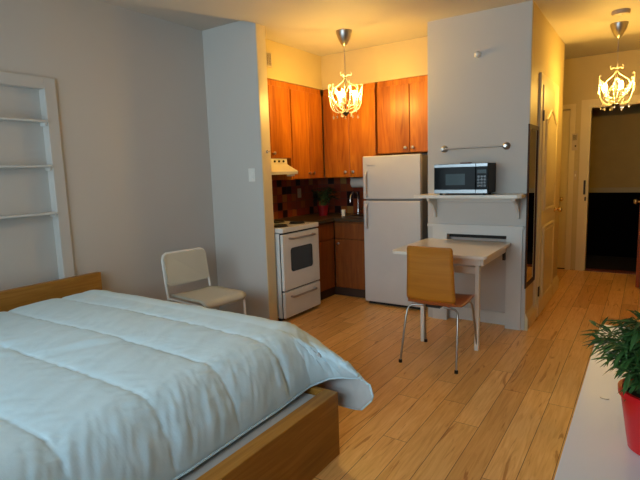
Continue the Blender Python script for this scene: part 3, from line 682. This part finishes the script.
# microwave
mx0, mx1, my0, my1, mz0, mz1 = -1.498, -1.058, 3.985, 4.245, 1.165, 1.412
t = thing('microwave', 'black microwave with steel strips on the column wall shelf', 'microwave', ((mx0 + mx1) / 2, (my0 + my1) / 2, 1.155)); ox, oy, oz = (mx0 + mx1) / 2, (my0 + my1) / 2, 1.155
def MB_(name, x0, x1, y0, y1, z0, z1, m, bev=0.002, par=t): b = bm_new(); box(b, x0 - ox, x1 - ox, y0 - oy, y1 - oy, z0 - oz, z1 - oz, bev); return obj(name, b, m, par)
MB_('casing', mx0, mx1, my0 + 0.022, my1, mz0 + 0.004, mz1, 'mwblack', 0.006)
xd = mx0 + 0.345
dd = MB_('door', mx0, xd, my0, my0 + 0.021, mz0 + 0.004, mz1, 'mwglass', 0.003)
pp = MB_('control_panel', xd + 0.003, mx1, my0, my0 + 0.021, mz0 + 0.004, mz1, 'mwglass', 0.003)
for par, a, c in ((dd, mx0 + 0.002, xd - 0.001), (pp, xd + 0.004, mx1 - 0.002)):
    MB_('steel_strip', a, c, my0 - 0.0025, my0 - 0.0003, mz1 - 0.026, mz1 - 0.003, 'mwsteel', 0.0, par)
    MB_('steel_strip', a, c, my0 - 0.0025, my0 - 0.0003, mz0 + 0.008, mz0 + 0.036, 'mwsteel', 0.0, par)
MB_('viewing_window', mx0 + 0.10, mx0 + 0.26, my0 - 0.0018, my0 - 0.0003, mz0 + 0.075, mz0 + 0.165, 'lcd', 0.0, dd)
MB_('display', xd + 0.015, mx1 - 0.012, my0 - 0.0018, my0 - 0.0003, mz0 + 0.165, mz0 + 0.195, 'lcd', 0.0, pp)
for k in range(12):
    xx = xd + 0.016 + (k % 3) * 0.024; zz = mz0 + 0.06 + (k // 3) * 0.024
    MB_('button', xx, xx + 0.018, my0 - 0.002, my0 - 0.0003, zz, zz + 0.016, 'black', 0.0, pp)
for xx, yy in ((mx0 + 0.03, my0 + 0.05), (mx1 - 0.05, my0 + 0.05), (mx0 + 0.03, my1 - 0.05), (mx1 - 0.05, my1 - 0.05)):
    MB_('foot', xx, xx + 0.02, yy, yy + 0.02, 1.1555, mz0 + 0.004, 'dark', 0.0)
o = obj('dark_cloth', box(bm_new(), -1.30, -1.22, 4.05, 4.12, 1.4125, 1.422, 0.003), 'redwood'); tag(o, 'small dark red-brown folded item on top of the microwave', 'cloth')

# ================================================================== TABLE AND CHAIRS
TX0, TX1, TY0, TY1, TZ = -1.665, -0.925, 3.47, 4.245, 0.75
t = thing('dining_table', 'ivory folding table standing against the column, rounded corners', 'table', (-1.30, 3.86, 0)); ox, oy = -1.30, 3.86
b = bm_new(); prism(b, [(p[0] - ox, p[1] - oy) for p in rrect(TX0, TX1, TY0, TY1, 0.05, 7)], TZ - 0.022, TZ, 'Z'); obj('tabletop', b, 'table', t)
def TBx(name, x0, x1, y0, y1, z0, z1, m='table', bev=0.003): b = bm_new(); box(b, x0 - ox, x1 - ox, y0 - oy, y1 - oy, z0, z1, bev); return obj(name, b, m, t)
TBx('apron', -0.985, -0.965, 3.56, 4.235, 0.665, 0.7275)
TBx('apron', -1.49, -1.47, 3.56, 4.235, 0.665, 0.7275)
TBx('apron', -1.469, -0.986, 3.56, 3.578, 0.665, 0.7275)
TBx('stretcher', -1.435, -1.04, 3.63, 3.648, 0.585, 0.64)
for xx in (-1.022, -1.454):
    b = bm_new(); box(b, xx - ox - 0.0155, xx - ox + 0.0155, 3.60 - oy, 3.64 - oy, 0, 0.7275, 0.004); lg = obj('leg', b, 'table', t)
    b = bm_new(); tube(b, [(xx - ox + 0.0, 3.642 - oy, 0.52), (xx - ox, 3.66 - oy, 0.60), (xx - ox, 3.72 - oy, 0.66), (xx - ox, 3.80 - oy, 0.70)], 0.006, 8); obj('brace', b, 'trim', lg, True)
b = bm_new(); box(b, -1.465 - ox, -0.98 - ox, CY + 0.012 - oy, CY + 0.045 - oy, 0.770, 0.795); obj('dark_slot_strip', b, 'dark', t)  # dark strip standing in for the shaded slot behind the table
b = bm_new(); box(b, -0.985 - ox, -0.965 - ox, 4.20 - oy, 4.2355 - oy, 0.60, 0.664); obj('hinge_bracket', b, 'darkmetal', t)

# plywood chair, back to camera
def ply_chair():
    t = thing('dining_chair', 'honey-coloured plywood chair on chrome legs facing the ivory table', 'chair', (-1.224, 3.375, 0))
    def sheet(name, prof, w, m, th=0.010, topr=0.03, n=None):
        # prof: list of (y, z, halfwidth)
        b = bm_new(); rows = []
        nx = 12
        for (y, z, hw_) in prof:
            rows.append([b.verts.new((hw_ * (2 * i / nx - 1), y + 0.012 * (1 - (2 * i / nx - 1) ** 2) * (-1 if name == 'backrest' else 0), z - (0.008 * (1 - (2 * i / nx - 1) ** 2) if name == 'seat' else 0))) for i in range(nx + 1)])
        for A, B_ in zip(rows, rows[1:]):
            for i in range(nx): b.faces.new((A[i], A[i + 1], B_[i + 1], B_[i]))
        o = obj(name, b, m, t, 'all'); s = o.modifiers.new('ply', 'SOLIDIFY'); s.thickness = th; s.offset = 0
        return o
    back = [(-0.215, 0.852, 0.142), (-0.214, 0.848, 0.156), (-0.210, 0.832, 0.163), (-0.205, 0.75, 0.165), (-0.198, 0.66, 0.169), (-0.194, 0.57, 0.173), (-0.190, 0.52, 0.176), (-0.187, 0.485, 0.177), (-0.180, 0.462, 0.170)]
    sheet('backrest', back, 0, 'chairwood')
    seat = [(-0.178, 0.470, 0.150), (-0.172, 0.455, 0.16), (-0.155, 0.440, 0.185), (-0.12, 0.432, 0.200), (-0.05, 0.432, 0.206), (0.05, 0.438, 0.206), (0.13, 0.444, 0.204), (0.18, 0.444, 0.198), (0.205, 0.436, 0.185), (0.215, 0.426, 0.165)]
    sheet('seat', seat, 0, 'seatwood')
    for s in (-1, 1):
        for f in (-1, 1):
            x0, y0 = s * 0.205, f * 0.25 - (0.0 if f < 0 else 0.01)
            ys = f * 0.13
            pts = [(s * 0.075, ys, 0.412), (s * 0.12, ys, 0.412), (s * 0.158, ys + f * 0.01, 0.408), (s * 0.178, ys + f * 0.022, 0.395), (s * 0.186, ys + f * 0.036, 0.37), (s * 0.190, ys + f * 0.05, 0.32), (x0, y0, 0.012)]
            b = bm_new(); tube(b, pts, 0.0075, 10); lg = obj('leg', b, 'nickel', t, True)
            b = bm_new(); lathe(b, [(0.013, 0), (0.013, 0.018), (0.010, 0.022)], (x0, y0, 0), 12); obj('foot_cap', b, 'black', lg)
    b = bm_new(); box(b, -0.05, 0.05, -0.142, 0.142, 0.404, 0.410, 0.001)
    for yy in (-0.13, 0.13): box(b, -0.05, 0.05, yy - 0.012, yy + 0.012, 0.4095, 0.430)
    obj('seat_frame', b, 'darkmetal', t)
    return t
ply_chair()

# white chair at the left wall
def white_chair():
    t = thing('side_chair', 'white chair with slatless plastic back standing behind the bed', 'chair', (-2.885, 2.665, 0), math.radians(-8))
    b = bm_new(); 
    P_ = ((-0.235, 0.440), (-0.15, 0.448), (0.0, 0.446), (0.12, 0.450), (0.18, 0.452), (0.215, 0.446), (0.232, 0.428), (0.236, 0.405))
    nx = 10; rows = [[b.verts.new((x, (2 * i / nx - 1) * (0.2 - (0.02 if k in (0, 7) else 0)), z - 0.006 * (1 - (2 * i / nx - 1) ** 2))) for i in range(nx + 1)] for k, (x, z) in enumerate(P_)]
    for A_, B2 in zip(rows, rows[1:]):
        for i in range(nx): b.faces.new((A_[i], A_[i + 1], B2[i + 1], B2[i]))
    so = obj('seat', b, 'plastic', t, 'all'); bv = so.modifiers.new('shell', 'SOLIDIFY'); bv.thickness = 0.016; bv.offset = 0
    # back panel, leaning back
    b = bm_new(); pts = rrect(-0.198, 0.198, -0.01, 0.245, 0.04, 6)
    A, B_ = [], []
    for (y, z) in pts:
        x = -0.262 - (0.52 + z - 0.45) * 0.16 + 0.02 * (y / 0.195) ** 2
        A.append(b.verts.new((x, y, 0.52 + z))); B_.append(b.verts.new((x + 0.012, y, 0.52 + z)))
    n = len(pts)
    for k in range(n): b.faces.new((A[k], A[(k + 1) % n], B_[(k + 1) % n], B_[k]))
    b.faces.new(A[::-1]); b.faces.new(B_); obj('backrest', b, 'plastic', t)
    b = bm_new()
    fr = [(-0.25 - (z - 0.45) * 0.16 - 0.0, y, z) for y, z in ((-0.205, 0.40), (-0.205, 0.60), (-0.203, 0.72), (-0.19, 0.755), (-0.165, 0.77), (0.165, 0.77), (0.19, 0.755), (0.203, 0.72), (0.205, 0.60), (0.205, 0.40))]
    tube(b, fr, 0.010, 8); obj('back_frame', b, 'white', t, True)
    for s in (-1, 1):
        b = bm_new(); tube(b, [(0.205, s * 0.185, 0.422), (0.22, s * 0.19, 0.38), (0.225, s * 0.195, 0.0)], 0.010, 8); obj('leg', b, 'white', t, True)
        b = bm_new(); tube(b, [(-0.242, s * 0.205, 0.40), (-0.26, s * 0.20, 0.30), (-0.33, s * 0.20, 0.0)], 0.010, 8); obj('leg', b, 'white', t, True)
        b = bm_new(); tube(b, [(0.205, s * 0.185, 0.414), (-0.242, s * 0.20, 0.414)], 0.009, 8); obj('seat_rail', b, 'white', t, True)
    return t
white_chair()

# ================================================================== CHANDELIERS
def chandelier(loc, label):
    drop = 0.76
    t = thing('chandelier', label, 'chandelier', loc, 0, 'crystal chandeliers with candle bulbs')
    b = bm_new(); lathe(b, [(0.074, 0), (0.074, -0.012), (0.058, -0.06), (0.030, -0.115), (0.012, -0.128), (0.006, -0.130)], (0, 0, 0), 28); obj('canopy', b, 'nickel', t, True)
    b = bm_new(); tube(b, [(0, 0, -0.125), (0, 0, -0.25)], 0.004, 6)
    for k in range(7):
        z = -0.26 - k * 0.019; a = (k % 2) * PI / 2
        tube(b, [(0.007 * math.cos(q) * math.cos(a), 0.007 * math.cos(q) * math.sin(a), z + 0.012 * math.sin(q)) for q in [2 * PI * j / 10 for j in range(10)]], 0.0018, 5, True)
    obj('chain', b, 'nickel', t)
    b = bm_new(); tube(b, [(0, 0, -0.385), (0, 0, -0.72)], 0.006, 8); lathe(b, [(0.004, -0.755), (0.015, -0.742), (0.034, -0.728), (0.036, -0.720), (0.02, -0.710), (0.01, -0.69)], (0, 0, 0), 18); obj('hub', b, 'darkmetal', t, True)
    b = bm_new()
    for k in range(3):      # curling leaf scrolls at the crown
        a = 2 * PI * k / 3 + 0.3; c, s = math.cos(a), math.sin(a)
        tube(b, [(c * r, s * r, z) for r, z in ((0.004, -0.40), (0.03, -0.385), (0.055, -0.395), (0.062, -0.375), (0.05, -0.362))], [0.004, 0.005, 0.004, 0.003, 0.002], 6)
    obj('crown', b, 'frame_white', t, True)
    for k in range(6):      # outer ribs, curling outward at their open tips
        a = 2 * PI * k / 6 + 0.25; c, s = math.cos(a), math.sin(a); e = 0.02 * (k % 2)
        b = bm_new(); pr = ((0.03, -0.722), (0.085, -0.716), (0.125, -0.692), (0.146, -0.645), (0.156, -0.575), (0.162, -0.51 + e), (0.158, -0.482 + e), (0.147, -0.476 + e), (0.143, -0.490 + e))
        tube(b, [(c * r, s * r, z) for r, z in pr], 0.0027, 6); obj('rib', b, 'frame_white', t, True)
    for k in range(3):      # inner scrolls from the stem
        a = 2 * PI * k / 3 + 0.1; c, s = math.cos(a), math.sin(a)
        b = bm_new(); tube(b, [(c * r, s * r, z) for r, z in ((0.005, -0.415), (0.03, -0.45), (0.07, -0.475), (0.105, -0.50), (0.122, -0.54), (0.108, -0.565), (0.095, -0.55))], 0.0026, 6); obj('scroll', b, 'frame_white', t, True)
    for k in range(3):      # candle arms
        a = 2 * PI * k / 3 + 0.75; c, s = math.cos(a), math.sin(a)
        b = bm_new(); tube(b, [(c * r, s * r, z) for r, z in ((0.01, -0.70), (0.04, -0.69), (0.075, -0.675), (0.085, -0.66))], 0.004, 6)
        lathe(b, [(0.006, -0.66), (0.022, -0.652), (0.024, -0.648), (0.010, -0.645)], (c * 0.085, s * 0.085, 0), 14); arm = obj('candle_arm', b, 'frame_white', t, True)
        b = bm_new(); lathe(b, [(0.011, -0.645), (0.011, -0.592), (0.006, -0.59)], (c * 0.085, s * 0.085, 0), 12); obj('candle_sleeve', b, 'candle', arm, True)
        b = bm_new(); lathe(b, [(0.006, -0.59), (0.013, -0.575), (0.015, -0.562), (0.011, -0.545), (0.004, -0.525)], (c * 0.085, s * 0.085, 0), 12); obj('bulb', b, 'bulb', arm, 'all')
    def beads(P, n, rad):   # a threaded string of beads along a curve
        pts, rr = [], []
        for j in range(n * 4 + 1):
            p = P(j / (n * 4.0)); ph = (j % 4)
            pts.append(p); rr.append((0.0010, rad * 0.85, rad, rad * 0.85)[ph])
        obj('bead_string', tube(bm_new(), pts, rr, 6), 'crystal', t, True)
    for k in range(6):      # between ribs, down to the hub, up to the stem
        a0 = 2 * PI * k / 6 + 0.25
        def P1(q): a = a0 + PI / 3 * q; rr = 0.155 - 0.012 * math.sin(PI * q); return (rr * math.cos(a), rr * math.sin(a), -0.50 - 0.11 * math.sin(PI * q))
        def P2(q): rr = 0.145 * (1 - q) + 0.03 * q; return (rr * math.cos(a0 + 0.15), rr * math.sin(a0 + 0.15), -0.51 - 0.15 * q - 0.05 * math.sin(PI * q))
        def P3(q): rr = 0.140 * (1 - q) + 0.10 * q; return (rr * math.cos(a0 + 0.55), rr * math.sin(a0 + 0.55), -0.60 - 0.12 * q)
        beads(P1, 10, 0.0062); beads(P2, 10, 0.006); beads(P3, 7, 0.0058)
    for k in range(9):
        a = 2 * PI * k / 9 + 0.1; r = 0.115 if k % 3 else 0.05; z = -0.75 - (0.012 if k % 2 else 0)
        b = bm_new(); tube(b, [(r * math.cos(a), r * math.sin(a), z + 0.03), (r * math.cos(a), r * math.sin(a), z + 0.012)], 0.0012, 4); ball(b, (r * math.cos(a), r * math.sin(a), z), 0.010, 6, 1.5); obj('crystal_drop', b, 'crystal', t, True)
    return t
chA = chandelier((-2.36, 4.02, H), 'lit crystal chandelier hanging in front of the orange kitchen cabinets')
chB = dup(chA); chB.location = (-0.29, 5.46, H); chB.rotation_euler = (0, 0, 0.35)
chB['label'] = 'lit crystal chandelier hanging in the entrance hall by the exit door'
o = obj('smoke_detector', lathe(bm_new(), [(0.070, 0), (0.070, -0.018), (0.060, -0.032), (0.02, -0.036), (0.015, -0.04)], (0, 0, 0), 28), 'vent', None, True, (-0.26, 5.04, H)); tag(o, 'round pale smoke detector on the hall ceiling', 'smoke detector')

# ================================================================== SMALL WALL THINGS
t = thing('light_switch', 'white double light switch plate on the partition wall', 'light switch', (-2.938, SY0, 1.375))
b = bm_new(); box(b, -0.036, 0.036, -0.006, 0, -0.058, 0.058, 0.002); obj('switch_plate', b, 'plate', t)
for zz in (-0.02, 0.02):
    b = bm_new(); box(b, -0.012, 0.012, -0.012, -0.0062, zz - 0.012, zz + 0.012, 0.002); obj('switch_toggle', b, 'plate', t)
t = thing('air_vent', 'tan metal air vent grille above the cabinets near the ceiling', 'vent', (-3.06, 3.755, 2.455))
b = bm_new(); box(b, 0, 0.006, -0.075, 0.075, -0.07, 0.07, 0.002); obj('vent_frame', b, 'vent', t)
b = bm_new()
for k in range(5): box(b, 0.0062, 0.012, -0.062, 0.062, -0.055 + k * 0.024, -0.047 + k * 0.024)
for k in range(6): box(b, 0.0062, 0.011, -0.062 + k * 0.023, -0.056 + k * 0.023, -0.055, 0.057)
obj('grille', b, 'nickel', t)
t = thing('coat_hook', 'small chrome hook on the edge of the partition wall', 'hook', (SX + 0.006, 3.40, 1.575))
b = bm_new(); lathe(b, [(0.014, 0), (0.014, 0.004), (0.005, 0.006), (0.005, 0.022)], (0, 0, 0), 14, 'X'); tube(b, [(0.02, 0, 0), (0.032, 0, -0.006), (0.036, 0, 0.008)], 0.004, 6); obj('hook_body', b, 'chrome', t, True)
# mirror in the hall
t = thing('wall_mirror', 'narrow dark-framed mirror on the hall side of the column', 'mirror', (CX1 + 0.004, 4.39, 1.04))
b = bm_new(); hy, hz = 0.195, 0.665
for q in ((-hy, -hy + 0.035, -hz, hz), (hy - 0.035, hy, -hz, hz), (-hy + 0.035, hy - 0.035, -hz, -hz + 0.035), (-hy + 0.035, hy - 0.035, hz - 0.035, hz)): box(b, 0.0, 0.012, *q, 0.002)
obj('mirror_frame', b, 'darkwood', t)
b = bm_new(); box(b, 0.002, 0.006, -hy + 0.033, hy - 0.033, -hz + 0.033, hz - 0.033); obj('mirror_glass', b, 'mirror', t)
# intercom and thermostat on the far wall
t = thing('intercom', 'tan intercom panel on the wall beside the exit doorway', 'intercom', (-0.80, FY, 1.66))
b = bm_new(); box(b, -0.035, 0.03, -0.02, 0, -0.11, 0.10, 0.003); obj('intercom_body', b, 'vent', t)
b = bm_new(); lathe(b, [(0.010, -0.0202), (0.010, -0.028), (0.005, -0.03)], (0.01, 0, -0.055), 12, 'Y'); obj('button', b, 'dark', t)
b = bm_new()
for k in range(5): box(b, -0.025, 0.02, -0.0225, -0.0202, 0.02 + k * 0.014, 0.026 + k * 0.014)
obj('speaker_grille', b, 'dark', t)
t = thing('wall_switch', 'beige switch plate below the intercom in the entrance hall', 'light switch', (-0.795, FY, 1.235))
b = bm_new(); box(b, -0.04, 0.035, -0.008, 0, -0.06, 0.06, 0.002); obj('switch_plate', b, 'vent', t)
for xx in (-0.02, 0.014):
    b = bm_new(); box(b, xx - 0.006, xx + 0.006, -0.016, -0.0082, -0.015, 0.015, 0.002); obj('switch_toggle', b, 'plate', t)
t = thing('door_latch', 'dark metal latch plate on the exit doorway casing', 'latch', (DX0 - 0.02, FY - 0.02, 1.08))
b = bm_new(); box(b, -0.012, 0.012, -0.008, 0, -0.09, 0.09, 0.002); box(b, 0.004, 0.022, -0.008, 0, -0.17, -0.12, 0.002); obj('latch_plate', b, 'darkmetal', t)

# ================================================================== DESK AND PLANT AT RIGHT
t = thing('desk', 'long white desk at the right edge holding the red potted plant', 'desk', (0.22, 1.22, 0)); ox, oy = 0.22, 1.22
def DB(name, x0, x1, y0, y1, z0, z1, bev=0.003): b = bm_new(); box(b, x0 - ox, x1 - ox, y0 - oy, y1 - oy, z0, z1, bev); return obj(name, b, 'laminate', t)
DB('desktop', -0.135, 0.50, 0.55, 2.266, 0.685, 0.72, 0.002)
DB('side_panel', -0.125, 0.49, 2.215, 2.25, 0.0, 0.6845)
DB('side_panel', -0.125, 0.49, 0.57, 0.605, 0.0, 0.6845)
DB('back_panel', 0.46, 0.48, 0.606, 2.214, 0.30, 0.6845)
plant('potted_plant', 'bushy green bamboo-leaved plant in a bright red pot on white desk', (0.045, 1.29, 0.7205), 0.056, 0.078, 0.145, 95, 0.19, 0.125, 0.055, 0.0115, 'leaf', 11, lean=(0.012, 0.035), per=11, low=-0.7)
b = bm_new(); tube(b, [(-0.072 + 0.012 * math.cos(a), 1.53 + 0.010 * math.sin(a), 0.7215) for a in [PI + 0.2 + k * 0.35 for k in range(8)]], 0.0011, 6)
o = obj('wire_scrap', b, 'nickel', None, True); tag(o, 'tiny curved grey scrap lying on the white desk', 'scrap')
